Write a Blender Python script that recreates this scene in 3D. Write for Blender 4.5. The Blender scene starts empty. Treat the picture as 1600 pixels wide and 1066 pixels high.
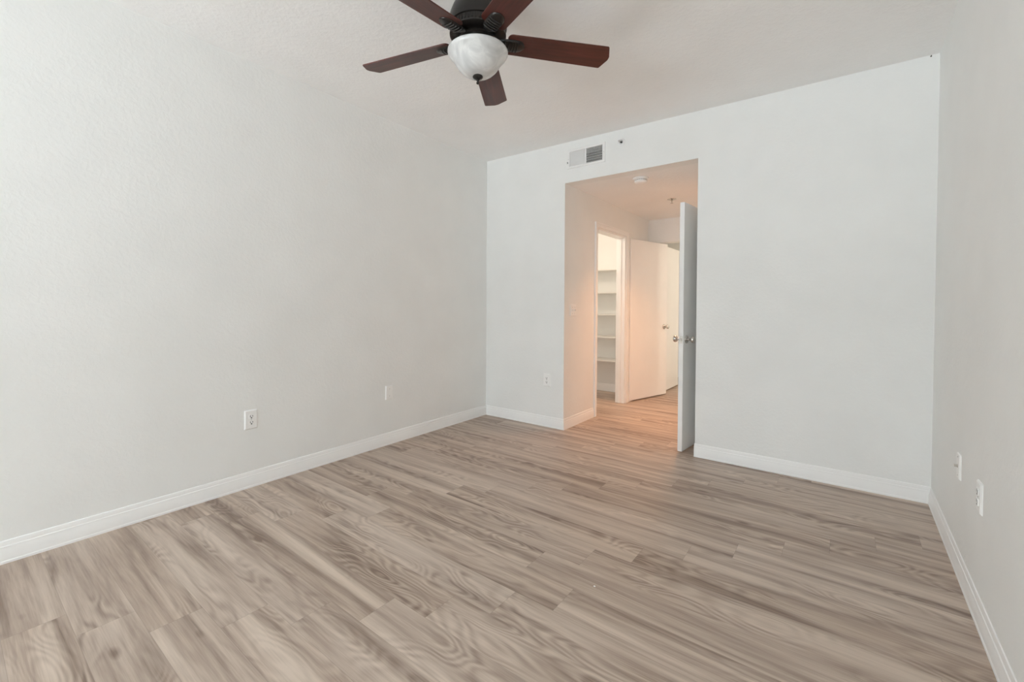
import bpy, bmesh, math, random
from mathutils import Vector, Matrix

SC = bpy.context.scene
COL = SC.collection
PI = math.pi

# ------------------------------------------------------------------ camera
W = 3.555            # room width along the back wall (back wall is y = 0, left wall x = 0)
AL, AR = -0.01984, 0.01137       # the side walls are not quite square to the back wall
CAM = Vector((3.1165, -3.6511, 1.1891))
YAW, PITCH, ROLL = -0.648208, -0.016312, 0.005533
cam_d = bpy.data.cameras.new('camera')
cam = bpy.data.objects.new('camera', cam_d)
COL.objects.link(cam)
fw = Vector((math.sin(YAW) * math.cos(PITCH), math.cos(YAW) * math.cos(PITCH), math.sin(PITCH)))
r0 = Vector((math.cos(YAW), -math.sin(YAW), 0))
u0 = r0.cross(fw)
rt = r0 * math.cos(ROLL) + u0 * math.sin(ROLL)
up = -r0 * math.sin(ROLL) + u0 * math.cos(ROLL)
m = Matrix((rt, up, -fw)).transposed().to_4x4()
m.translation = CAM
cam.matrix_world = m
cam_d.sensor_width = 36.0
cam_d.lens = 684.363 / 1600 * 36
cam_d.shift_y = -43.3 / 1600
cam_d.clip_start = 0.02
SC.camera = cam

# ------------------------------------------------------------------ world, lights, exposure
world = bpy.data.worlds.new('world')
SC.world = world
world.use_nodes = True
bg = world.node_tree.nodes['Background']
bg.inputs['Color'].default_value = (0.86, 0.93, 1.0, 1)
bg.inputs['Strength'].default_value = 1.0

def area(name, loc, rot, sx, sy, power, color):
    d = bpy.data.lights.new(name, 'AREA')
    d.shape = 'RECTANGLE'; d.size = sx; d.size_y = sy; d.energy = power; d.color = color
    o = bpy.data.objects.new(name, d); COL.objects.link(o)
    o.location = loc; o.rotation_euler = rot
    return o

def lamp(name, loc, power, color, rad):
    d = bpy.data.lights.new(name, 'POINT')
    d.energy = power; d.color = color; d.shadow_soft_size = rad
    o = bpy.data.objects.new(name, d); COL.objects.link(o); o.location = loc
    return o

FRONT = -8.2
WIN = (0.22, 2.45, 0.30, 2.58)          # window behind the camera x0 x1 z0 z1
area('window_daylight', ((WIN[0] + WIN[1]) / 2, FRONT - 0.14, (WIN[2] + WIN[3]) / 2), (PI / 2, 0, 0),
     WIN[1] - WIN[0], WIN[3] - WIN[2], 36, (0.83, 0.935, 1.0))
# added fill light outside the window, aimed up to brighten the ceiling
area('ceiling_fill', ((WIN[0] + WIN[1]) / 2, FRONT - 1.5, 0.05), (PI, 0, 0), 3.6, 2.4, 930, (0.83, 0.935, 1.0))
hl = area('hall_ceiling_lamp', (1.84, 1.02, 2.345), (0, 0, 0), 0.16, 0.16, 9.0, (1.0, 0.46, 0.20))
hl.data.shape = 'DISK'; hl.data.spread = math.radians(105)      # recessed downlight
lamp('bathroom_lamp', (2.78, 1.20, 2.05), 9, (1.0, 0.66, 0.46), 0.10)
lamp('closet_lamp', (0.30, 0.80, 2.18), 11, (1.0, 0.84, 0.66), 0.07)
lamp('end_room_lamp', (3.4, 2.80, 1.75), 20, (1.0, 0.88, 0.72), 0.1)

vs = SC.view_settings
vs.view_transform = 'Standard'
vs.look = 'None'
vs.exposure = 0.30
vs.gamma = 1.0
vs.use_curve_mapping = False
try:
    SC.cycles.max_bounces = 16
    SC.cycles.diffuse_bounces = 14
    SC.cycles.glossy_bounces = 4
    SC.cycles.sample_clamp_indirect = 4.0
except Exception:
    pass

# ------------------------------------------------------------------ materials
def new_mat(name):
    mt = bpy.data.materials.new(name)
    mt.use_nodes = True
    nt = mt.node_tree
    return mt, nt, nt.nodes['Principled BSDF']

def nd(nt, typ, **kw):
    n = nt.nodes.new(typ)
    for k, v in kw.items():
        setattr(n, k, v)
    return n

def math_node(nt, op, a, b=None, c=None):
    n = nd(nt, 'ShaderNodeMath', operation=op)
    for i, v in enumerate((a, b, c)):
        if v is None: continue
        if isinstance(v, (int, float)): n.inputs[i].default_value = v
        else: nt.links.new(v, n.inputs[i])
    return n.outputs[0]

def combine(nt, x, y, z=0.0):
    n = nd(nt, 'ShaderNodeCombineXYZ')
    for i, v in enumerate((x, y, z)):
        if isinstance(v, (int, float)): n.inputs[i].default_value = v
        else: nt.links.new(v, n.inputs[i])
    return n.outputs[0]

def noise(nt, vec, scale, detail=2.0, rough=0.5, dist=0.0):
    n = nd(nt, 'ShaderNodeTexNoise')
    n.inputs['Scale'].default_value = scale
    n.inputs['Detail'].default_value = detail
    n.inputs['Roughness'].default_value = rough
    n.inputs['Distortion'].default_value = dist
    nt.links.new(vec, n.inputs['Vector'])
    return n.outputs['Fac']

def ramp(nt, fac, stops):
    n = nd(nt, 'ShaderNodeValToRGB')
    e = n.color_ramp.elements
    while len(e) < len(stops): e.new(0.5)
    for el, (p, c) in zip(e, stops):
        el.position = p
        el.color = (*c, 1) if len(c) == 3 else c
    nt.links.new(fac, n.inputs[0])
    return n.outputs[0]

def mixc(nt, fac, a, b, blend='MIX'):
    n = nd(nt, 'ShaderNodeMix', data_type='RGBA', blend_type=blend)
    for sock, v in ((n.inputs['Factor'], fac), (n.inputs[6], a), (n.inputs[7], b)):
        if isinstance(v, (int, float)): sock.default_value = v
        elif isinstance(v, tuple): sock.default_value = (*v, 1)
        else: nt.links.new(v, sock)
    return n.outputs[2]

def bump(nt, bsdf, height, strength, dist):
    b = nd(nt, 'ShaderNodeBump')
    b.inputs['Strength'].default_value = strength
    b.inputs['Distance'].default_value = dist
    nt.links.new(height, b.inputs['Height'])
    nt.links.new(b.outputs[0], bsdf.inputs['Normal'])

def paint(name, color, rough=0.6, spec=0.3, tex=None, strength=0.25, var=0.015):
    """painted surface; tex = bump noise scale for orange-peel / knockdown plaster"""
    mt, nt, b = new_mat(name)
    b.inputs['Roughness'].default_value = rough
    b.inputs['Specular IOR Level'].default_value = spec
    tc = nd(nt, 'ShaderNodeTexCoord')
    v = tc.outputs['Object']
    n1 = noise(nt, v, 3.0, 3)
    lo = tuple(max(0, c - var) for c in color); hi = tuple(min(1, c + var) for c in color)
    nt.links.new(ramp(nt, n1, [(0.3, lo), (0.7, hi)]), b.inputs['Base Color'])
    if tex:
        h1 = noise(nt, v, tex, 3, 0.55, 0.4)
        h = ramp(nt, h1, [(0.42, (0, 0, 0)), (0.62, (1, 1, 1))])
        bump(nt, b, h, strength, 0.004)
    return mt

def plain(name, color, rough=0.4, metal=0.0, spec=0.5, var=0.01):
    mt, nt, b = new_mat(name)
    b.inputs['Roughness'].default_value = rough
    b.inputs['Metallic'].default_value = metal
    b.inputs['Specular IOR Level'].default_value = spec
    tc = nd(nt, 'ShaderNodeTexCoord')
    n1 = noise(nt, tc.outputs['Object'], 12.0, 2)
    lo = tuple(max(0, c * (1 - var)) for c in color); hi = tuple(min(1, c * (1 + var)) for c in color)
    nt.links.new(ramp(nt, n1, [(0.3, lo), (0.7, hi)]), b.inputs['Base Color'])
    return mt

def floor_material():
    mt, nt, b = new_mat('vinyl_plank')
    tc = nd(nt, 'ShaderNodeTexCoord')
    sp = nd(nt, 'ShaderNodeSeparateXYZ')
    nt.links.new(tc.outputs['Object'], sp.inputs[0])
    x, y = sp.outputs[0], sp.outputs[1]
    PW, PL = 0.165, 1.22
    yy = math_node(nt, 'DIVIDE', math_node(nt, 'ADD', y, 3.521), PW)
    row = math_node(nt, 'FLOOR', yy)
    v = math_node(nt, 'FRACT', yy)
    late = math_node(nt, 'GREATER_THAN', row, 8.5)
    off = math_node(nt, 'ADD', math_node(nt, 'MULTIPLY', row, 0.183), 0.763)
    off = math_node(nt, 'SUBTRACT', off, math_node(nt, 'MULTIPLY', late, 0.43))
    uu = math_node(nt, 'DIVIDE', math_node(nt, 'SUBTRACT', x, off), PL)
    pid = math_node(nt, 'FLOOR', uu)
    u = math_node(nt, 'FRACT', uu)
    wn = nd(nt, 'ShaderNodeTexWhiteNoise', noise_dimensions='3D')
    nt.links.new(combine(nt, row, pid, 7.0), wn.inputs['Vector'])
    rnd = wn.outputs['Value']
    spc = nd(nt, 'ShaderNodeSeparateColor')
    nt.links.new(wn.outputs['Color'], spc.inputs[0])
    ra, rb = spc.outputs[0], spc.outputs[1]
    gx = math_node(nt, 'ADD', x, math_node(nt, 'MULTIPLY', ra, 41.0))
    gy = math_node(nt, 'ADD', y, math_node(nt, 'MULTIPLY', rb, 23.0))
    # broad streaks along the plank
    streak = noise(nt, combine(nt, math_node(nt, 'MULTIPLY', gx, 0.9), math_node(nt, 'MULTIPLY', gy, 15.0)), 1.0, 4, 0.55, 0.6)
    # cathedral figure: contour lines of a stretched smooth field
    fld = noise(nt, combine(nt, math_node(nt, 'MULTIPLY', gx, 2.0), math_node(nt, 'MULTIPLY', gy, 7.5), rnd), 1.0, 1.5, 0.45, 0.25)
    ring = math_node(nt, 'SINE', math_node(nt, 'MULTIPLY', fld, 88.0))
    ring = math_node(nt, 'ADD', math_node(nt, 'MULTIPLY', ring, 0.5), 0.5)
    patch = noise(nt, combine(nt, math_node(nt, 'MULTIPLY', gx, 1.6), math_node(nt, 'MULTIPLY', gy, 6.0), 3.3), 1.0, 1)
    pm = ramp(nt, patch, [(0.46, (0, 0, 0)), (0.62, (1, 1, 1))])
    ringamt = math_node(nt, 'MULTIPLY', math_node(nt, 'SUBTRACT', ring, 0.5), pm)
    # fine fibres
    fib = noise(nt, combine(nt, math_node(nt, 'MULTIPLY', gx, 5.0), math_node(nt, 'MULTIPLY', gy, 150.0)), 1.0, 3, 0.6)
    # knots
    kn = nd(nt, 'ShaderNodeTexVoronoi', feature='F1')
    kn.inputs['Scale'].default_value = 1.0
    nt.links.new(combine(nt, math_node(nt, 'MULTIPLY', gx, 2.2), math_node(nt, 'MULTIPLY', gy, 6.0)), kn.inputs['Vector'])
    knot = ramp(nt, kn.outputs['Distance'], [(0.02, (1, 1, 1)), (0.11, (0, 0, 0))])
    t = math_node(nt, 'ADD', math_node(nt, 'MULTIPLY', math_node(nt, 'SUBTRACT', streak, 0.5), 1.95), 0.5)
    t = math_node(nt, 'ADD', t, math_node(nt, 'MULTIPLY', ringamt, 0.30))
    t = math_node(nt, 'ADD', t, math_node(nt, 'MULTIPLY', math_node(nt, 'SUBTRACT', fib, 0.5), 0.55))
    t = math_node(nt, 'ADD', t, math_node(nt, 'MULTIPLY', math_node(nt, 'SUBTRACT', rnd, 0.5), 0.20))
    t = math_node(nt, 'SUBTRACT', t, math_node(nt, 'MULTIPLY', knot, 0.45))
    colr = ramp(nt, t, [(0.02, (0.210, 0.150, 0.118)), (0.36, (0.385, 0.300, 0.246)),
                        (0.62, (0.500, 0.406, 0.338)), (0.95, (0.630, 0.525, 0.443))])
    tint = mixc(nt, math_node(nt, 'MULTIPLY', ra, 0.5), (1.0, 0.985, 0.96), (0.95, 0.965, 0.985))
    colr = mixc(nt, 1.0, colr, tint, 'MULTIPLY')
    # seams
    ev = math_node(nt, 'MINIMUM', v, math_node(nt, 'SUBTRACT', 1.0, v))
    eu = math_node(nt, 'MINIMUM', u, math_node(nt, 'SUBTRACT', 1.0, u))
    sv = math_node(nt, 'LESS_THAN', ev, 0.006)
    su = math_node(nt, 'LESS_THAN', eu, 0.0010)
    seam = math_node(nt, 'MAXIMUM', sv, su)
    colr = mixc(nt, math_node(nt, 'MULTIPLY', seam, 0.22), colr, (0.10, 0.075, 0.06))
    nt.links.new(colr, b.inputs['Base Color'])
    b.inputs['Specular IOR Level'].default_value = 0.42
    rg = math_node(nt, 'ADD', math_node(nt, 'MULTIPLY', fib, 0.14), 0.36)
    nt.links.new(rg, b.inputs['Roughness'])
    h = math_node(nt, 'SUBTRACT', math_node(nt, 'MULTIPLY', fib, 0.25), seam)
    bump(nt, b, h, 0.12, 0.002)
    return mt

def blade_material():
    mt, nt, b = new_mat('cherry_wood')
    tc = nd(nt, 'ShaderNodeTexCoord')
    sp = nd(nt, 'ShaderNodeSeparateXYZ')
    nt.links.new(tc.outputs['Object'], sp.inputs[0])
    vx = math_node(nt, 'MULTIPLY', sp.outputs[0], 3.0)
    vy = math_node(nt, 'MULTIPLY', sp.outputs[1], 42.0)
    n1 = noise(nt, combine(nt, vx, vy, sp.outputs[2]), 1.0, 4, 0.55, 0.8)
    nt.links.new(ramp(nt, n1, [(0.28, (0.040, 0.012, 0.009)), (0.5, (0.080, 0.020, 0.014)), (0.75, (0.125, 0.031, 0.022))]),
                 b.inputs['Base Color'])
    b.inputs['Roughness'].default_value = 0.36
    b.inputs['Specular IOR Level'].default_value = 0.5
    return mt

def alabaster_material():
    mt, nt, b = new_mat('alabaster_glass')
    tc = nd(nt, 'ShaderNodeTexCoord')
    n1 = noise(nt, tc.outputs['Object'], 7.0, 3, 0.5, 1.8)
    nt.links.new(ramp(nt, n1, [(0.3, (0.54, 0.545, 0.54)), (0.5, (0.64, 0.64, 0.635)), (0.58, (0.74, 0.74, 0.73)), (0.7, (0.62, 0.625, 0.62))]),
                 b.inputs['Base Color'])
    b.inputs['Roughness'].default_value = 0.22
    b.inputs['Subsurface Weight'].default_value = 0.25
    b.inputs['Subsurface Radius'].default_value = (0.02, 0.02, 0.02)
    return mt

M = dict(
    wall=paint('wall_paint', (0.872, 0.880, 0.870), 0.55, 0.3, 46.0, 0.12),
    ceil=paint('ceiling_paint', (0.925, 0.925, 0.922), 0.8, 0.15, 38.0, 0.20),
    trim=paint('trim_paint', (0.93, 0.93, 0.925), 0.35, 0.45),
    door=paint('door_paint', (0.92, 0.92, 0.915), 0.42, 0.4),
    floor=floor_material(),
    plate=plain('white_plastic', (0.93, 0.93, 0.92), 0.35),
    dark=plain('dark_slot', (0.03, 0.03, 0.03), 0.6),
    duct=plain('duct_interior', (0.05, 0.05, 0.05), 0.8),
    vent=plain('painted_metal', (0.87, 0.87, 0.865), 0.4),
    nickel=plain('satin_nickel', (0.62, 0.59, 0.55), 0.26, 1.0),
    chrome=plain('chrome', (0.75, 0.75, 0.76), 0.18, 1.0),
    bronze=plain('bronze_paint', (0.017, 0.014, 0.012), 0.30, 0.25, 0.55),
    wood=blade_material(),
    glass=alabaster_material(),
    shelf=paint('shelf_paint', (0.83, 0.82, 0.79), 0.5, 0.3),
    screw=plain('screw_head', (0.55, 0.55, 0.54), 0.4, 0.6),
    frame=plain('window_frame_paint', (0.75, 0.75, 0.75), 0.4),
)

# ------------------------------------------------------------------ mesh helpers
class MB:
    def __init__(self): self.bm = bmesh.new()
    def box(self, a, b, M4=None):
        x0, y0, z0 = a; x1, y1, z1 = b
        return self.hexa([(x0, y0, z0), (x1, y0, z0), (x1, y1, z0), (x0, y1, z0),
                          (x0, y0, z1), (x1, y0, z1), (x1, y1, z1), (x0, y1, z1)], M4)
    def hexa(self, pts, M4=None):
        vs_ = [self.bm.verts.new(M4 @ Vector(p) if M4 else p) for p in pts]
        for f in ((0, 3, 2, 1), (4, 5, 6, 7), (0, 1, 5, 4), (1, 2, 6, 5), (2, 3, 7, 6), (3, 0, 4, 7)):
            self.bm.faces.new([vs_[i] for i in f])
        return vs_
    def poly_prism(self, outline, z0, z1, M4=None):
        a = [self.bm.verts.new(M4 @ Vector((x, y, z0)) if M4 else (x, y, z0)) for x, y in outline]
        b = [self.bm.verts.new(M4 @ Vector((x, y, z1)) if M4 else (x, y, z1)) for x, y in outline]
        n = len(a)
        self.bm.faces.new(a[::-1]); self.bm.faces.new(b)
        for i in range(n):
            self.bm.faces.new((a[i], a[(i + 1) % n], b[(i + 1) % n], b[i]))
    def sweep(self, sections):
        """loft closed point loops, capped"""
        rings = [[self.bm.verts.new(p) for p in s] for s in sections]
        n = len(rings[0])
        for k in range(len(rings) - 1):
            for i in range(n):
                self.bm.faces.new((rings[k][i], rings[k][(i + 1) % n], rings[k + 1][(i + 1) % n], rings[k + 1][i]))
        self.bm.faces.new(rings[0][::-1]); self.bm.faces.new(rings[-1])
    def lathe(self, prof, seg=48, M4=None):
        """profile of (radius, height) turned about local Z"""
        rings = []
        for r, z in prof:
            if r < 1e-5:
                p = Vector((0, 0, z)); rings.append([self.bm.verts.new(M4 @ p if M4 else p)])
            else:
                rg = []
                for i in range(seg):
                    a = 2 * PI * i / seg
                    p = Vector((r * math.cos(a), r * math.sin(a), z))
                    rg.append(self.bm.verts.new(M4 @ p if M4 else p))
                rings.append(rg)
        for A, B in zip(rings, rings[1:]):
            if len(A) == 1 and len(B) == 1: continue
            for i in range(seg):
                j = (i + 1) % seg
                if len(A) == 1: self.bm.faces.new((A[0], B[j], B[i]))
                elif len(B) == 1: self.bm.faces.new((A[i], A[j], B[0]))
                else: self.bm.faces.new((A[i], A[j], B[j], B[i]))
    def build(self, name, mat, parent=None, smooth=False, bevel=0.0, loc=None, rot=None, seg=2, angle=40):
        bmesh.ops.recalc_face_normals(self.bm, faces=self.bm.faces)
        me = bpy.data.meshes.new(name)
        self.bm.to_mesh(me); self.bm.free()
        o = bpy.data.objects.new(name, me)
        COL.objects.link(o)
        me.materials.append(mat)
        if bevel:
            bv = o.modifiers.new('bevel', 'BEVEL'); bv.width = bevel; bv.segments = seg
            bv.limit_method = 'ANGLE'; bv.angle_limit = math.radians(35)
        if smooth:
            for p in me.polygons: p.use_smooth = True
            me.set_sharp_from_angle(angle=math.radians(angle))
        if parent: o.parent = parent
        if loc is not None: o.location = loc
        if rot is not None: o.rotation_euler = rot
        return o

def tag(o, label, cat, group=None):
    o['label'] = label; o['category'] = cat
    if group: o['group'] = group
    return o

def thing(name, label, cat, loc=(0, 0, 0), rot=(0, 0, 0), group=None):
    o = bpy.data.objects.new(name, None); COL.objects.link(o)
    o.empty_display_size = 0.05
    o.location = loc; o.rotation_euler = rot
    return tag(o, label, cat, group)

def struct(o, label=None, cat=None):
    o['kind'] = 'structure'
    if label: o['label'] = label; o['category'] = cat
    return o

def zc(x): return 2.74 * (1 - 0.011525 * (x - W / 2) / 2.74)        # bedroom ceiling, very slightly out of level

# ------------------------------------------------------------------ structure: bedroom
XL, XR, HC = 0.9785, 2.185, 2.3642         # hall opening and hall ceiling
T = 0.12                                    # wall thickness
lx = lambda y: AL * y
rx = lambda y: W + AR * y

mb = MB(); mb.box((-1.2, FRONT - 0.15, -0.08), (5.2, 4.4, 0.0))
struct(mb.build('floor', M['floor']), 'grey brown wood plank floor running through bedroom and hall', 'floor')

mb = MB()
mb.hexa([(-0.35, FRONT - 0.15, zc(-0.35)), (W + 0.35, FRONT - 0.15, zc(W + 0.35)), (W + 0.35, T, zc(W + 0.35)), (-0.35, T, zc(-0.35)),
         (-0.35, FRONT - 0.15, 2.92), (W + 0.35, FRONT - 0.15, 2.92), (W + 0.35, T, 2.92), (-0.35, T, 2.92)])
struct(mb.build('ceiling', M['ceil']), 'textured white bedroom ceiling carrying the fan', 'ceiling')

def wall_quad(mb, pa, pb, thick, z0=0.0, top=None):
    """vertical wall between plan points pa, pb (room face), thickness to the left of pa->pb"""
    d = Vector((pb[0] - pa[0], pb[1] - pa[1])).normalized()
    n = Vector((-d.y, d.x)) * thick
    q = [pa, pb, (pb[0] + n.x, pb[1] + n.y), (pa[0] + n.x, pa[1] + n.y)]
    tops = [top if top is not None else zc(p[0]) for p in q]
    mb.hexa([(p[0], p[1], z0) for p in q] + [(p[0], p[1], t) for p, t in zip(q, tops)])

mb = MB(); wall_quad(mb, (lx(FRONT), FRONT), (0, 0), T)
struct(mb.build('wall_left', M['wall']), 'long blank white textured wall on the left', 'wall')
mb = MB(); wall_quad(mb, (W, 0), (rx(FRONT), FRONT), T)
struct(mb.build('wall_right', M['wall']), 'white side wall at the right edge', 'wall')

def xbox(mb, x0, x1, z0, z1, y0=0.0, y1=T):
    """piece of a wall running along x; z1 None follows the bedroom ceiling"""
    ta = zc(x0) if z1 is None else z1; tb = zc(x1) if z1 is None else z1
    mb.hexa([(x0, y0, z0), (x1, y0, z0), (x1, y1, z0), (x0, y1, z0), (x0, y0, ta), (x1, y0, tb), (x1, y1, tb), (x0, y1, ta)])

VX0, VX1, VZ0, VZ1 = 1.030, 1.366, 2.513, 2.648        # duct hole behind the air register
mb = MB()
xbox(mb, -0.12, XL, 0, None); xbox(mb, XR, W + 0.12, 0, None)
xbox(mb, XL, VX0, HC, None); xbox(mb, VX1, XR, HC, None)
xbox(mb, VX0, VX1, HC, VZ0); xbox(mb, VX0, VX1, VZ1, None)
bmesh.ops.remove_doubles(mb.bm, verts=mb.bm.verts, dist=1e-5)
struct(mb.build('wall_back', M['wall']), 'white back wall pierced by the hall opening', 'wall')

# wall behind the camera, with the window that lights the room
mb = MB()
fx0, fx1 = lx(FRONT) - T, rx(FRONT) + T
for (a, b_, z0, z1) in ((fx0, WIN[0], 0, None), (WIN[1], fx1, 0, None), (WIN[0], WIN[1], 0, WIN[2]), (WIN[0], WIN[1], WIN[3], None)):
    xbox(mb, a, b_, z0, z1, FRONT - T, FRONT)
struct(mb.build('wall_front', M['wall']), 'white window wall behind the viewer', 'wall')
mb = MB()
for k in range(4):
    cx = WIN[0] + 0.025 + (WIN[1] - WIN[0] - 0.05) * k / 3
    mb.box((cx - 0.025, FRONT - 0.07, WIN[2]), (cx + 0.025, FRONT - 0.03, WIN[3]))
for z in (WIN[2] + 0.025, WIN[3] - 0.025):
    mb.box((WIN[0], FRONT - 0.068, z - 0.025), (WIN[1], FRONT - 0.032, z + 0.025))
struct(mb.build('window_1', M['frame']), 'white window frame behind the viewer', 'window')

# ------------------------------------------------------------------ structure: hall, closet, bathroom, end room
HT = 0.115
CO0, CO1, CH = 0.690, 1.475, 2.045          # closet opening in the hall's left wall (y range, height)
HE = 2.245                                   # hall end
mb = MB()
mb.box((XL - HT, T, 0), (XL, CO0, HC)); mb.box((XL - HT, CO1, 0), (XL, HE, HC)); mb.box((XL - HT, CO0, CH), (XL, CO1, HC))
struct(mb.build('wall_hall_left', M['wall']), 'hall wall left of the opening with the closet doorway', 'wall')
BO0, BO1 = 0.875, 1.655                      # bathroom doorway in the hall's right wall
mb = MB()
mb.box((XR, T, 0), (XR + HT, BO0, HC)); mb.box((XR, BO1, 0), (XR + HT, HE, HC)); mb.box((XR, BO0, CH), (XR + HT, BO1, HC))
struct(mb.build('wall_hall_right', M['wall']), 'hall wall behind the nearer open door', 'wall')
EO0, EO1 = 1.055, 1.86                       # doorway at the end of the hall
mb = MB()
mb.box((-0.60, HE, 0), (EO0, HE + HT, HC)); mb.box((EO1, HE, 0), (4.2, HE + HT, HC)); mb.box((EO0, HE, 2.052), (EO1, HE + HT, HC))
struct(mb.build('wall_hall_end', M['wall']), 'header wall across the far end of the hall', 'wall')
mb = MB(); mb.box((-0.6, T, HC), (4.2, 4.1, HC + 0.1))
struct(mb.build('ceiling_hall', M['ceil']), 'lower ceiling over the hall', 'ceiling')
mb = MB()
mb.box((-0.60, T, 0), (-0.50, HE, HC)); mb.box((-0.50, 2.065, 0), (XL - HT, HE, HC))
struct(mb.build('wall_closet', M['wall']), 'white closet wall behind the shelves', 'wall')
mb = MB(); mb.box((4.1, T, 0), (4.2, HE, HC)); mb.box((W + 0.12, 0.0, 0), (4.2, T, HC))
struct(mb.build('wall_bathroom', M['wall']), 'wall of the room off the hall on the right', 'wall')
mb = MB()
mb.box((-0.6, HE + HT, 0), (-0.5, 4.0, HC)); mb.box((4.1, HE + HT, 0), (4.2, 4.0, HC)); mb.box((-0.6, 4.0, 0), (4.2, 4.1, HC))
struct(mb.build('wall_end_room', M['wall']), 'walls of the room beyond the hall', 'wall')

# ------------------------------------------------------------------ baseboards
BB = [(0.0, 0.0), (0.0135, 0.0), (0.0135, 0.010), (0.0115, 0.014), (0.0110, 0.060), (0.0085, 0.068), (0.0085, 0.076), (0.0060, 0.080), (0.0055, 0.092), (0.0035, 0.101), (0.0, 0.1035)]
def baseboard(name, pts, label, closed_ends=True):
    """profile swept along the wall; the room lies to the right of each pts[i] -> pts[i+1]"""
    mb = MB()
    P = [Vector(p) for p in pts]
    secs = []
    for i, p in enumerate(P):
        dirs = []
        if i > 0: dirs.append((P[i] - P[i - 1]).normalized())
        if i < len(P) - 1: dirs.append((P[i + 1] - P[i]).normalized())
        ns = [Vector((d.y, -d.x)) for d in dirs]
        if len(ns) == 2:
            n = (ns[0] + ns[1]).normalized(); n = n / n.dot(ns[0])
        else: n = ns[0]
        secs.append([(p.x + n.x * a, p.y + n.y * a, z) for a, z in BB])
    mb.sweep(secs)
    return struct(mb.build(name, M['trim'], smooth=True, angle=25), label, 'baseboard')

# left wall -> back wall -> round the corner into the hall as far as the closet casing
baseboard('baseboard_left', [(lx(FRONT) , FRONT), (0, 0)], 'white moulded baseboard along the left wall')
baseboard('baseboard_back', [(0.0135, 0), (XL, 0), (XL, CO0 - 0.062)], 'white baseboard on the back wall turning into the hall')
baseboard('baseboard_back_right', [(XR - 0.004, 0), (W, 0)], 'white baseboard on the back wall right of the opening')
baseboard('baseboard_right', [(W, -0.0135), (rx(FRONT), FRONT)], 'white moulded baseboard along the right wall')
baseboard('baseboard_closet', [(-0.50, 2.065), (XL - HT, 2.065)], 'pale baseboard at the bottom of the closet wall')
baseboard('baseboard_hall', [(XL, CO1 + 0.062), (XL, HE)], 'baseboard in the hall behind the closet door')
baseboard('baseboard_hall_right', [(XR, BO0 - 0.062), (XR, T)], 'baseboard in the hall behind the nearer door')

# ------------------------------------------------------------------ door casings (trim) and jambs
def casing(name, wall_x, side, y0, y1, h, label):
    """flat moulded casing on the hall face of a wall at x = wall_x, plus the jamb lining; side = +1 hall lies to +x"""
    mb = MB()
    cw, th, rev = 0.057, 0.015, 0.006
    a, b_ = wall_x, wall_x + side * th
    X0, X1 = min(a, b_), max(a, b_)
    mb.box((X0, y0 - cw, 0), (X1, y0 - rev, h + cw)); mb.box((X0, y1 + rev, 0), (X1, y1 + cw, h + cw))
    mb.box((X0, y0 - rev, h + rev), (X1, y1 + rev, h + cw))
    # raised back band
    c, d = wall_x + side * th, wall_x + side * (th + 0.005)
    X2, X3 = min(c, d), max(c, d)
    mb.box((X2, y0 - cw, 0), (X3, y0 - cw + 0.016, h + cw)); mb.box((X2, y1 + cw - 0.016, 0), (X3, y1 + cw, h + cw))
    mb.box((X2, y0 - cw + 0.016, h + cw - 0.016), (X3, y1 + cw - 0.016, h + cw))
    # jamb lining
    j = 0.018
    e, f = wall_x - side * HT, wall_x
    X4, X5 = min(e, f), max(e, f)
    mb.box((X4, y0, 0), (X5, y0 + j, h)); mb.box((X4, y1 - j, 0), (X5, y1, h)); mb.box((X4, y0 + j, h - j), (X5, y1 - j, h))
    # door stop
    s0 = wall_x - side * 0.045; s1 = wall_x - side * 0.08
    X6, X7 = min(s0, s1), max(s0, s1)
    mb.box((X6, y0 + j, 0), (X7, y0 + j + 0.01, h - j)); mb.box((X6, y1 - j - 0.01, 0), (X7, y1 - j, h - j))
    return struct(mb.build(name, M['trim'], bevel=0.002), label, 'door casing')

casing('trim_1', XL, 1, CO0, CO1, CH, 'white casing round the closet doorway')
casing('trim_2', XR, -1, BO0, BO1, CH, 'casing round the doorway behind the nearer door')

# ------------------------------------------------------------------ doors
def knob_mb():
    """round knob pointing along local +Z from the door face"""
    rose = MB(); rose.lathe([(0, 0), (0.033, 0), (0.033, 0.004), (0.029, 0.009), (0.016, 0.012), (0, 0.012)], 32)
    kn = MB(); kn.lathe([(0.0, 0.010), (0.011, 0.010), (0.010, 0.030), (0.014, 0.036), (0.022, 0.040), (0.0265, 0.048), (0.0275, 0.056), (0.025, 0.063), (0.018, 0.067), (0, 0.068)], 32)
    return rose, kn

def add_knob(parent, loc, direction):
    rot = Vector((0, 0, 1)).rotation_difference(Vector(direction)).to_euler()
    rose, kn = knob_mb()
    k = kn.build('door_knob', M['nickel'], parent, smooth=True, loc=loc, rot=rot)
    rose.build('rose', M['nickel'], k, smooth=True)
    return k

def add_hinge(parent, loc, zc_, mat):
    mb = MB()
    for k in range(5):
        mb.lathe([(0, -0.044 + k * 0.0178), (0.0075, -0.044 + k * 0.0178), (0.0075, -0.027 + k * 0.0178), (0, -0.027 + k * 0.0178)], 16, Matrix.Translation((loc[0], loc[1], zc_)))
    mb.lathe([(0, -0.049), (0.005, -0.047), (0.005, 0.047), (0, 0.049)], 12, Matrix.Translation((loc[0], loc[1], zc_)))
    return mb.build('hinge', mat, parent, smooth=True)

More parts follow.
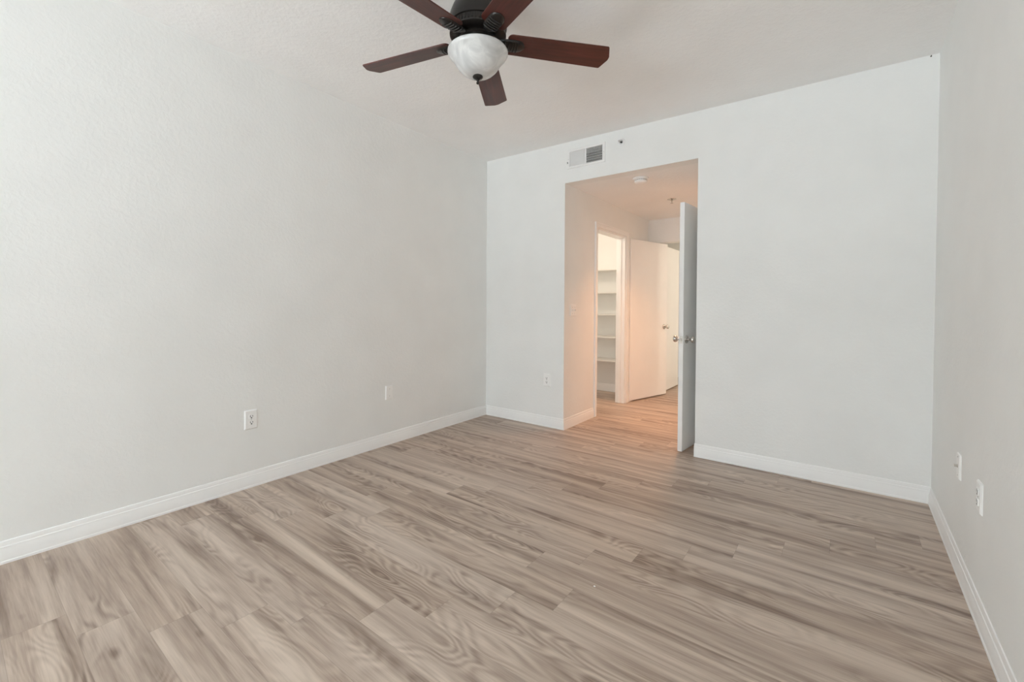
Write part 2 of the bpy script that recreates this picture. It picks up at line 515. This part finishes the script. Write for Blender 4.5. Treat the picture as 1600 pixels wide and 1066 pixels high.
DH = 2.035      # leaf top
def make_door(name, hinge, free, thick, side, label, hinge_off, knob_h=0.925, knobs=(1, -1), latch=True, n_hinges=True):
    """leaf between hinge and free points (plan); thickness goes to `side` of hinge->free (+1 = left)"""
    h = Vector(hinge); f = Vector(free)
    d = (f - h); L = d.length; d.normalize()
    ang = math.atan2(d.y, d.x)
    t = bpy.data.objects.new(name, None); COL.objects.link(t)
    t.location = (h.x, h.y, 0); t.rotation_euler = (0, 0, ang)
    struct(t, label, 'door')
    y0, y1 = (0, thick) if side > 0 else (-thick, 0)
    mb = MB(); mb.box((0, y0, 0.014), (L, y1, DH))
    mb.build('door_leaf', M['door'], t, bevel=0.002)
    for s in knobs:
        add_knob(t, (L - 0.066, y1 if s > 0 else y0, knob_h), (0, s, 0))
    if latch:
        mb = MB(); mb.box((L - 0.001, (y0 + y1) / 2 - 0.0125, knob_h - 0.029), (L + 0.0012, (y0 + y1) / 2 + 0.0125, knob_h + 0.029))
        lp = mb.build('latch_plate', M['nickel'], t, bevel=0.0005)
        mb = MB(); mb.box((L + 0.001, (y0 + y1) / 2 - 0.007, knob_h - 0.011), (L + 0.010, (y0 + y1) / 2 + 0.007, knob_h + 0.011))
        mb.build('latch_bolt', M['nickel'], lp, bevel=0.002)
    if n_hinges:
        for z in (0.23, 1.03, 1.83):
            add_hinge(t, hinge_off, z, M['trim'])
    return t

# nearer door: edge-on in the hall opening, folded back against the hall's right wall
make_door('door_1', (2.1185, 0.768), (2.0485, 0.006), 0.037, 1, 'nearer flat white door standing edge on in the hall opening', (-0.004, 0.043))
# closet door: thrown open towards the hall end
make_door('door_2', (1.000, 1.585), (1.208, 2.345), 0.035, 1, 'flat white closet door swung wide open beside closet doorway', (-0.006, -0.006), knobs=(-1, 1))
# far door at the end of the hall
make_door('door_3', (1.132, 2.380), (1.130, 3.140), 0.035, 1, 'bright cream door seen in a strip past closet door', (-0.004, 0.042), knobs=())

# strike plate on the closet jamb (left side)
mb = MB(); mb.box((XL - 0.044, CO0 + 0.018, 0.905), (XL - 0.012, CO0 + 0.0195, 0.965))
tag(mb.build('strike_plate', M['nickel']), 'small metal strike plate on left jamb of closet doorway', 'strike plate')

# ------------------------------------------------------------------ closet shelves
SHELVES = [(1.690, 'topmost white closet shelf below the bright upper wall'),
           (1.383, 'second white closet shelf from the top'),
           (1.089, 'middle white closet shelf of the five'),
           (0.786, 'fourth white closet shelf from the top'),
           (0.468, 'lowest white closet shelf above the floor')]
for i, (z, lab) in enumerate(SHELVES):
    mb = MB(); mb.box((-0.495, 1.78, z - 0.016), (XL - HT - 0.005, 2.063, z))
    tag(mb.build('closet_shelf', M['shelf'], bevel=0.001), lab, 'shelf', 'shelves in the closet')

# ------------------------------------------------------------------ wall plates.  local frame: X right, Z up, -Y out of the wall
def screw(parent, x, z, y):
    mb = MB(); mb.lathe([(0, 0), (0.0032, 0), (0.0026, 0.0012), (0, 0.0014)], 12, Matrix.Translation((x, y, z)) @ Matrix.Rotation(PI / 2, 4, 'X'))
    return mb.build('screw', M['screw'], parent, smooth=True)

def plate_mesh(w, h):
    mb = MB()
    d = 0.0075
    b0 = 0.006
    secs = []
    for (ins, y) in ((0, 0), (0, -0.002), (b0 * 0.4, -0.005), (b0, -d)):
        x0, z0 = w / 2 - ins, h / 2 - ins
        secs.append([(-x0, y, -z0), (x0, y, -z0), (x0, y, z0), (-x0, y, z0)])
    mb.sweep(secs)
    return mb

def receptacle(parent, cz):
    mb = MB()
    out = []
    for i in range(40):
        a = 2 * PI * i / 40
        x = max(-0.0145, min(0.0145, 0.0172 * math.cos(a))); z = max(-0.0138, min(0.0138, 0.0172 * math.sin(a)))
        out.append((x, z))
    mb.poly_prism(out, 0, 0.0030, Matrix.Translation((0, -0.0073, cz)) @ Matrix.Rotation(PI / 2, 4, 'X'))
    r = mb.build('receptacle', M['plate'], parent)
    for (x0, x1, z0, z1) in ((-0.0088, -0.0056, -0.0022, 0.0092), (0.0056, 0.0088, -0.0012, 0.0084)):
        mb = MB(); mb.box((x0, -0.0107, cz + z0), (x1, -0.0101, cz + z1)); mb.build('slot', M['dark'], r)
    mb = MB()
    mb.lathe([(0, 0), (0.0042, 0), (0.0042, 0.0006), (0, 0.0006)], 16, Matrix.Translation((0, -0.0101, cz - 0.0078)) @ Matrix.Rotation(PI / 2, 4, 'X'))
    mb.build('ground_hole', M['dark'], r)

def outlet(loc, rz, label, w=0.080, h=0.124):
    t = thing('wall_outlet', label, 'outlet', loc, (0, 0, rz))
    plate_mesh(w, h).build('cover_plate', M['plate'], t, smooth=True, angle=20)
    for cz in (0.0195, -0.0195): receptacle(t, cz)
    screw(t, 0, 0, -0.0075)
    return t

RZL = math.atan2(1, AL); RZR = math.atan2(-1, -AR)
outlet((lx(-2.411), -2.411, 0.442), RZL, 'white duplex outlet low on left wall, nearest the viewer')
outlet((0.792, 0.0, 0.461), 0, 'white duplex outlet low on back wall left of opening')
outlet((rx(-1.262), -1.262, 0.474), RZR, 'white duplex outlet low on right wall', 0.072, 0.117)

t = thing('blank_wall_plate', 'blank white cover plate low on left wall toward the corner', 'wall plate', (lx(-1.306), -1.306, 0.446), (0, 0, RZL))
plate_mesh(0.078, 0.118).build('cover_plate', M['plate'], t, smooth=True, angle=20)
for z in (0.03, -0.03): screw(t, 0, z, -0.0075)

t = thing('cable_jack', 'small white jack plate on right wall beyond the outlet', 'wall plate', (rx(-0.858), -0.858, 0.477), (0, 0, RZR))
plate_mesh(0.070, 0.114).build('cover_plate', M['plate'], t, smooth=True, angle=20)
mb = MB(); mb.lathe([(0, 0), (0.0075, 0), (0.0075, 0.003), (0.0048, 0.003), (0.0048, 0.012), (0.003, 0.012), (0, 0.011)], 20,
                    Matrix.Translation((0, -0.0073, 0)) @ Matrix.Rotation(PI / 2, 4, 'X'))
mb.build('connector', M['nickel'], t, smooth=True)
for z in (0.042, -0.042): screw(t, 0, z, -0.0075)

t = thing('light_switch', 'white double toggle switch on hall wall beside closet doorway', 'light switch', (XL, 0.172, 1.150), (0, 0, PI / 2))
plate_mesh(0.117, 0.117).build('cover_plate', M['plate'], t, smooth=True, angle=20)
for x in (-0.023, 0.023):
    mb = MB()
    mb.hexa([(x - 0.0048, -0.006, -0.011), (x + 0.0048, -0.006, -0.011), (x + 0.0048, -0.006, 0.011), (x - 0.0048, -0.006, 0.011),
             (x - 0.0035, -0.019, 0.003), (x + 0.0035, -0.019, 0.003), (x + 0.0035, -0.016, 0.012), (x - 0.0035, -0.016, 0.012)])
    mb.build('toggle', M['plate'], t, bevel=0.0008)
    for z in (0.03, -0.03): screw(t, x, z, -0.0075)

# ------------------------------------------------------------------ air register in the wall over the opening
vx, vz = (1.004 + 1.3925) / 2, (2.6615 + 2.487) / 2 + 0.006
t = thing('air_vent', 'white metal air register high on back wall over opening', 'vent', (vx, 0, vz))
w2, h2 = 0.1945, 0.090; iw, ih = 0.166, 0.0665
mb = MB()
mb.sweep([[(-w2, y, -h2 + 0), (w2, y, -h2), (w2, y, h2), (-w2, y, h2)] for y in (0, -0.002)])
mb.bm.free(); mb = MB()
def ring_frame(mb, outer, inner):
    """bevelled picture-frame ring: outer/inner = lists of (half w, half h, y)"""
    loops = [[mb.bm.verts.new((sx * a, y, sz * b_)) for sx, sz in ((-1, -1), (1, -1), (1, 1), (-1, 1))] for a, b_, y in outer + inner]
    n = len(loops)
    for k in range(n):
        A, B = loops[k], loops[(k + 1) % n]
        for i in range(4): mb.bm.faces.new((A[i], A[(i + 1) % 4], B[(i + 1) % 4], B[i]))
ring_frame(mb, [(w2, h2, 0), (w2 - 0.004, h2 - 0.004, -0.007)], [(iw + 0.004, ih + 0.004, -0.009), (iw, ih, -0.004), (iw, ih, 0.0)])
mb.box((-0.007, -0.008, -ih), (0.007, 0.0, ih))
mb.build('vent_frame', M['vent'], t)
nb = 13
for s in (-1, 1):
    for i in range(nb):
        x = s * (0.007 + (iw - 0.007) * (i + 0.5) / nb)
        tilt = math.radians(-50) if s < 0 else math.radians(38)
        mb = MB()
        mb.box((-0.0006, -0.0075, -ih), (0.0006, 0.0075, ih), Matrix.Translation((x, 0.0045, 0)) @ Matrix.Rotation(tilt, 4, 'Z'))
        mb.build('louver', M['vent'], t)
for i in range(6):
    z = -ih + 2 * ih * (i + 0.5) / 6
    mb = MB(); mb.box((-iw, 0.016, z - 0.0012), (iw, 0.030, z + 0.0012))
    mb.build('damper_blade', M['vent'], t)
mb = MB()
mb.box((VX0 - vx, 0.10, VZ0 - vz), (VX1 - vx, 0.11, VZ1 - vz))
mb.build('duct', M['duct'], t)
for x in (-0.181, 0.181): screw(t, x, 0.0, -0.008)
mb = MB(); mb.box((-0.1885, -0.022, -0.040), (-0.1845, -0.006, -0.026)); mb.build('lever', M['screw'], t, bevel=0.001)

# ------------------------------------------------------------------ fire sprinklers and smoke detector
t = thing('wall_sprinkler', 'small sidewall fire sprinkler on back wall beside air vent', 'sprinkler', (1.5445, 0, 2.631))
RX = Matrix.Rotation(PI / 2, 4, 'X')
mb = MB(); mb.lathe([(0, 0), (0.033, 0), (0.032, 0.003), (0.022, 0.009), (0.017, 0.008), (0.016, 0.001), (0, 0.001)], 32, RX); mb.build('escutcheon', M['vent'], t, smooth=True)
mb = MB(); mb.lathe([(0, 0), (0.009, 0), (0.009, 0.020), (0.004, 0.024), (0.003, 0.040), (0, 0.041)], 20, RX)
mb.build('sprinkler_body', M['bronze'], t, smooth=True)
mb = MB()
for s in (-1, 1): mb.box((s * 0.010 - 0.0015, -0.040, -0.003), (s * 0.010 + 0.0015, -0.016, 0.003))
mb.box((-0.0115, -0.042, -0.003), (0.0115, -0.039, 0.003))
mb.build('yoke', M['screw'], t)
mb = MB(); mb.box((-0.014, -0.044, 0.004), (0.014, -0.020, 0.0055)); mb.box((-0.012, -0.0445, -0.010), (0.012, -0.0425, 0.005))
mb.build('deflector', M['chrome'], t)

FL = Matrix.Rotation(PI, 4, 'X')
t = thing('smoke_detector', 'round white smoke detector on the hall ceiling', 'smoke detector', (1.621, 0.262, HC))
mb = MB(); mb.lathe([(0, 0), (0.070, 0), (0.070, 0.006), (0.066, 0.010), (0, 0.010)], 48, FL); mb.build('mounting_base', M['plate'], t, smooth=True)
mb = MB(); mb.lathe([(0, 0.010), (0.056, 0.010), (0.056, 0.017), (0.053, 0.018), (0.053, 0.022), (0.056, 0.023), (0.055, 0.036), (0.048, 0.043), (0.030, 0.045), (0, 0.045)], 48, FL)
mb.build('detector_body', M['plate'], t, smooth=True)
mb = MB()
for i in range(18):
    a = 2 * PI * i / 18
    mb.box((0.0525, -0.006, -0.0218), (0.0536, 0.006, -0.0182), Matrix.Rotation(a, 4, 'Z'))
mb.build('vent_slots', M['dark'], t)
mb = MB(); mb.lathe([(0, 0.045), (0.008, 0.045), (0.007, 0.0475), (0, 0.048)], 20, Matrix.Translation((0.02, 0, 0)) @ FL); mb.build('test_button', M['plate'], t, smooth=True)

t = thing('ceiling_sprinkler', 'small pendant fire sprinkler on hall ceiling beyond smoke detector', 'sprinkler', (1.607, 1.215, HC))
mb = MB(); mb.lathe([(0, 0), (0.048, 0), (0.046, 0.004), (0.028, 0.010), (0.018, 0.011), (0, 0.011)], 32, FL); mb.build('escutcheon', M['nickel'], t, smooth=True)
mb = MB(); mb.lathe([(0, 0.008), (0.010, 0.008), (0.010, 0.020), (0.005, 0.024), (0.004, 0.042), (0, 0.042)], 20, FL); mb.build('sprinkler_body', M['nickel'], t, smooth=True)
mb = MB(); mb.lathe([(0, 0.042), (0.015, 0.042), (0.015, 0.0435), (0, 0.044)], 24, FL); mb.build('deflector', M['nickel'], t, smooth=True)

# ------------------------------------------------------------------ ceiling fan
FX, FY, BZ = 1.6932, -2.0555, 2.4625
FC = zc(FX)
fan = thing('ceiling_fan', 'dark bronze ceiling fan with five cherry blades and white glass bowl light', 'ceiling fan', (FX, FY, FC))
Z = lambda z: z - FC
mb = MB(); mb.lathe([(0, Z(FC)), (0.072, Z(FC)), (0.074, Z(2.726)), (0.070, Z(2.706)), (0.064, Z(2.696)), (0, Z(2.696))], 64)
mb.build('canopy', M['bronze'], fan, smooth=True)
mb = MB(); mb.lathe([(0, Z(2.698)), (0.060, Z(2.698)), (0.068, Z(2.692)), (0.084, Z(2.672)), (0.104, Z(2.642)), (0.122, Z(2.612)), (0.134, Z(2.580)), (0.1395, Z(2.552)),
                     (0.1400, Z(2.532)), (0.1390, Z(2.524)), (0.133, Z(2.521)), (0.132, Z(2.494)), (0.136, Z(2.492)), (0.135, Z(2.486)), (0.124, Z(2.479)), (0.100, Z(2.474)), (0, Z(2.473))], 64)
mh = mb.build('motor_housing', M['bronze'], fan, smooth=True)
mb = MB()
for i in range(48):
    a = 2 * PI * i / 48
    mb.box((0.130, -0.0036, Z(2.496)), (0.1350, 0.0036, Z(2.519)), Matrix.Rotation(a, 4, 'Z'))
mb.build('vent_ribs', M['bronze'], mh)
mb = MB(); mb.lathe([(0, Z(2.476)), (0.088, Z(2.476)), (0.090, Z(2.472)), (0.090, Z(2.464)), (0.086, Z(2.460)), (0, Z(2.460))], 64)
mb.build('flywheel', M['bronze'], fan, smooth=True)
mb = MB(); mb.lathe([(0, Z(2.468)), (0.050, Z(2.468)), (0.052, Z(2.462)), (0.052, Z(2.438)), (0.078, Z(2.428)), (0.088, Z(2.420)), (0.088, Z(2.410)), (0, Z(2.410))], 64)
sh = mb.build('switch_housing', M['bronze'], fan, smooth=True)
mb = MB(); mb.lathe([(0.0515, Z(2.458)), (0.0535, Z(2.457)), (0.0535, Z(2.447)), (0.0515, Z(2.446))], 48)
mb.build('collar_ring', M['nickel'], sh, smooth=True)
# glass bowl: flared rim and rounded belly, with wall thickness
outer = [(0.134, 2.417), (0.142, 2.415), (0.1450, 2.410), (0.1445, 2.403), (0.138, 2.393), (0.127, 2.381), (0.116, 2.367), (0.106, 2.350), (0.094, 2.333), (0.078, 2.317), (0.060, 2.305), (0.040, 2.299), (0.018, 2.2965), (0.006, 2.296)]
inner = [(0.006, 2.300), (0.040, 2.303), (0.058, 2.309), (0.075, 2.320), (0.090, 2.336), (0.102, 2.353), (0.112, 2.370), (0.123, 2.384), (0.133, 2.395), (0.139, 2.404), (0.139, 2.409), (0.134, 2.412)]
mb = MB(); prof = [(r, Z(z)) for r, z in outer + inner + [outer[0]]]
mb.lathe(prof, 72)
bmesh.ops.remove_doubles(mb.bm, verts=mb.bm.verts, dist=1e-5)
mb.build('glass_bowl', M['glass'], fan, smooth=True, angle=60)
mb = MB(); mb.lathe([(0, Z(2.303)), (0.023, Z(2.298)), (0.025, Z(2.293)), (0.022, Z(2.287)), (0.011, Z(2.281)), (0.006, Z(2.276)), (0.005, Z(2.269)), (0.008, Z(2.265)), (0.005, Z(2.260)), (0, Z(2.258))], 32)
mb.build('finial', M['bronze'], fan, smooth=True)

def blade_outline():
    pts = []
    r0_, r1_, rt_ = 0.142, 0.650, 0.676
    def hw(x): return 0.062 + (0.071 - 0.062) * (x - r0_) / (r1_ - r0_)
    # rounded root corners
    rc = 0.022
    right = []
    for i in range(7):
        a = PI + PI / 2 * i / 6
        right.append((r0_ + rc + rc * math.cos(a), -hw(r0_) + rc + rc * math.sin(a)))
    right.append((r1_ - 0.004, -hw(r1_)))
    right.append((r1_ + 0.002, -hw(r1_) + 0.004))
    right.append((rt_ - 0.001, -0.012))
    left = [(x, -y) for x, y in reversed(right)]
    return right + [(rt_, 0.0)] + left

def blade_mb():
    mb = MB(); mb.poly_prism(blade_outline(), -0.003, 0.003); return mb

def bracket_mb():
    """arm from the flywheel swelling into a rounded, ribbed paddle under the blade (local: +x outward, blade underside z = -0.003)"""
    mb = MB()
    # paddle: loft of half-ellipse sections
    secs = []
    N = 14
    for k in range(N):
        s = k / (N - 1)
        x = 0.078 + 0.152 * s
        if s < 0.35: w = 0.016 + 0.020 * (s / 0.35) ** 1.4
        elif s < 0.72: w = 0.036
        else: w = 0.036 * math.sqrt(max(0.02, 1 - ((s - 0.72) / 0.285) ** 2))
        zt = -0.0032 + (0.016 * (1 - s / 0.3) if s < 0.3 else 0)
        th = 0.013 if s < 0.7 else 0.013 * (1 - 0.6 * (s - 0.7) / 0.3)
        if s < 0.3: zt = zt
        ring = [(x, -w, zt), (x, w, zt)]
        for j in range(1, 8):
            a = PI * j / 8
            ring.append((x, w * math.cos(a), zt - th * math.sin(a) ** 0.7))
        secs.append(ring)
    mb.sweep(secs)
    return mb

def ribs_mb():
    mb = MB()
    for k in range(5):
        x = 0.128 + k * 0.015
        mb.sweep([[(x + 0.004 * math.sin(PI * j / 8) - 0.0025, 0.034 * math.cos(PI * j / 8), -0.005 - 0.0125 * math.sin(PI * j / 8) ** 0.7),
                   (x + 0.004 * math.sin(PI * j / 8) + 0.0025, 0.034 * math.cos(PI * j / 8), -0.005 - 0.0125 * math.sin(PI * j / 8) ** 0.7),
                   (x + 0.004 * math.sin(PI * j / 8), 0.034 * math.cos(PI * j / 8), -0.008 - 0.0135 * math.sin(PI * j / 8) ** 0.7)] for j in range(9)])
    return mb

TH0 = math.radians(-166.4)
bl0 = br0 = rb0 = None
for k in range(5):
    a = TH0 + k * 2 * PI / 5
    mat = Matrix.Translation((0, 0, Z(BZ + 0.006))) @ Matrix.Rotation(a, 4, 'Z') @ Matrix.Rotation(math.radians(-12), 4, 'X')
    if bl0 is None:
        bl = bl0 = blade_mb().build('blade', M['wood'], fan, bevel=0.0012)
        br = br0 = bracket_mb().build('blade_bracket', M['bronze'], fan, smooth=True, angle=50)
        rb = rb0 = ribs_mb().build('rib', M['bronze'], br, smooth=True)
    else:
        bl = bl0.copy(); br = br0.copy(); rb = rb0.copy()
        for o in (bl, br, rb): COL.objects.link(o)
        bl.parent = fan; br.parent = fan; rb.parent = br
    bl.matrix_local = mat; br.matrix_local = mat

# ------------------------------------------------------------------ small marks
mb = MB()
mb.poly_prism([(-0.004, -0.003), (0.001, -0.004), (0.005, -0.001), (0.002, 0.003), (-0.003, 0.003)], 0.0, 0.0015)
o = mb.build('plaster_chip', M['plate'], loc=(2.289, -1.967, 0.0))
tag(o, 'tiny white chip lying alone on the middle of the floor', 'debris')
t = mb = MB()
mb.lathe([(0, 0), (0.004, 0), (0.004, 0.002), (0.0018, 0.003), (0.0018, 0.014), (0, 0.014)], 14, Matrix.Rotation(PI / 2, 4, 'X'))
o = mb.build('nail', M['dark'], smooth=True, loc=(3.515, 0.0, 2.712))
tag(o, 'small dark nail at the top right corner of back wall', 'nail')
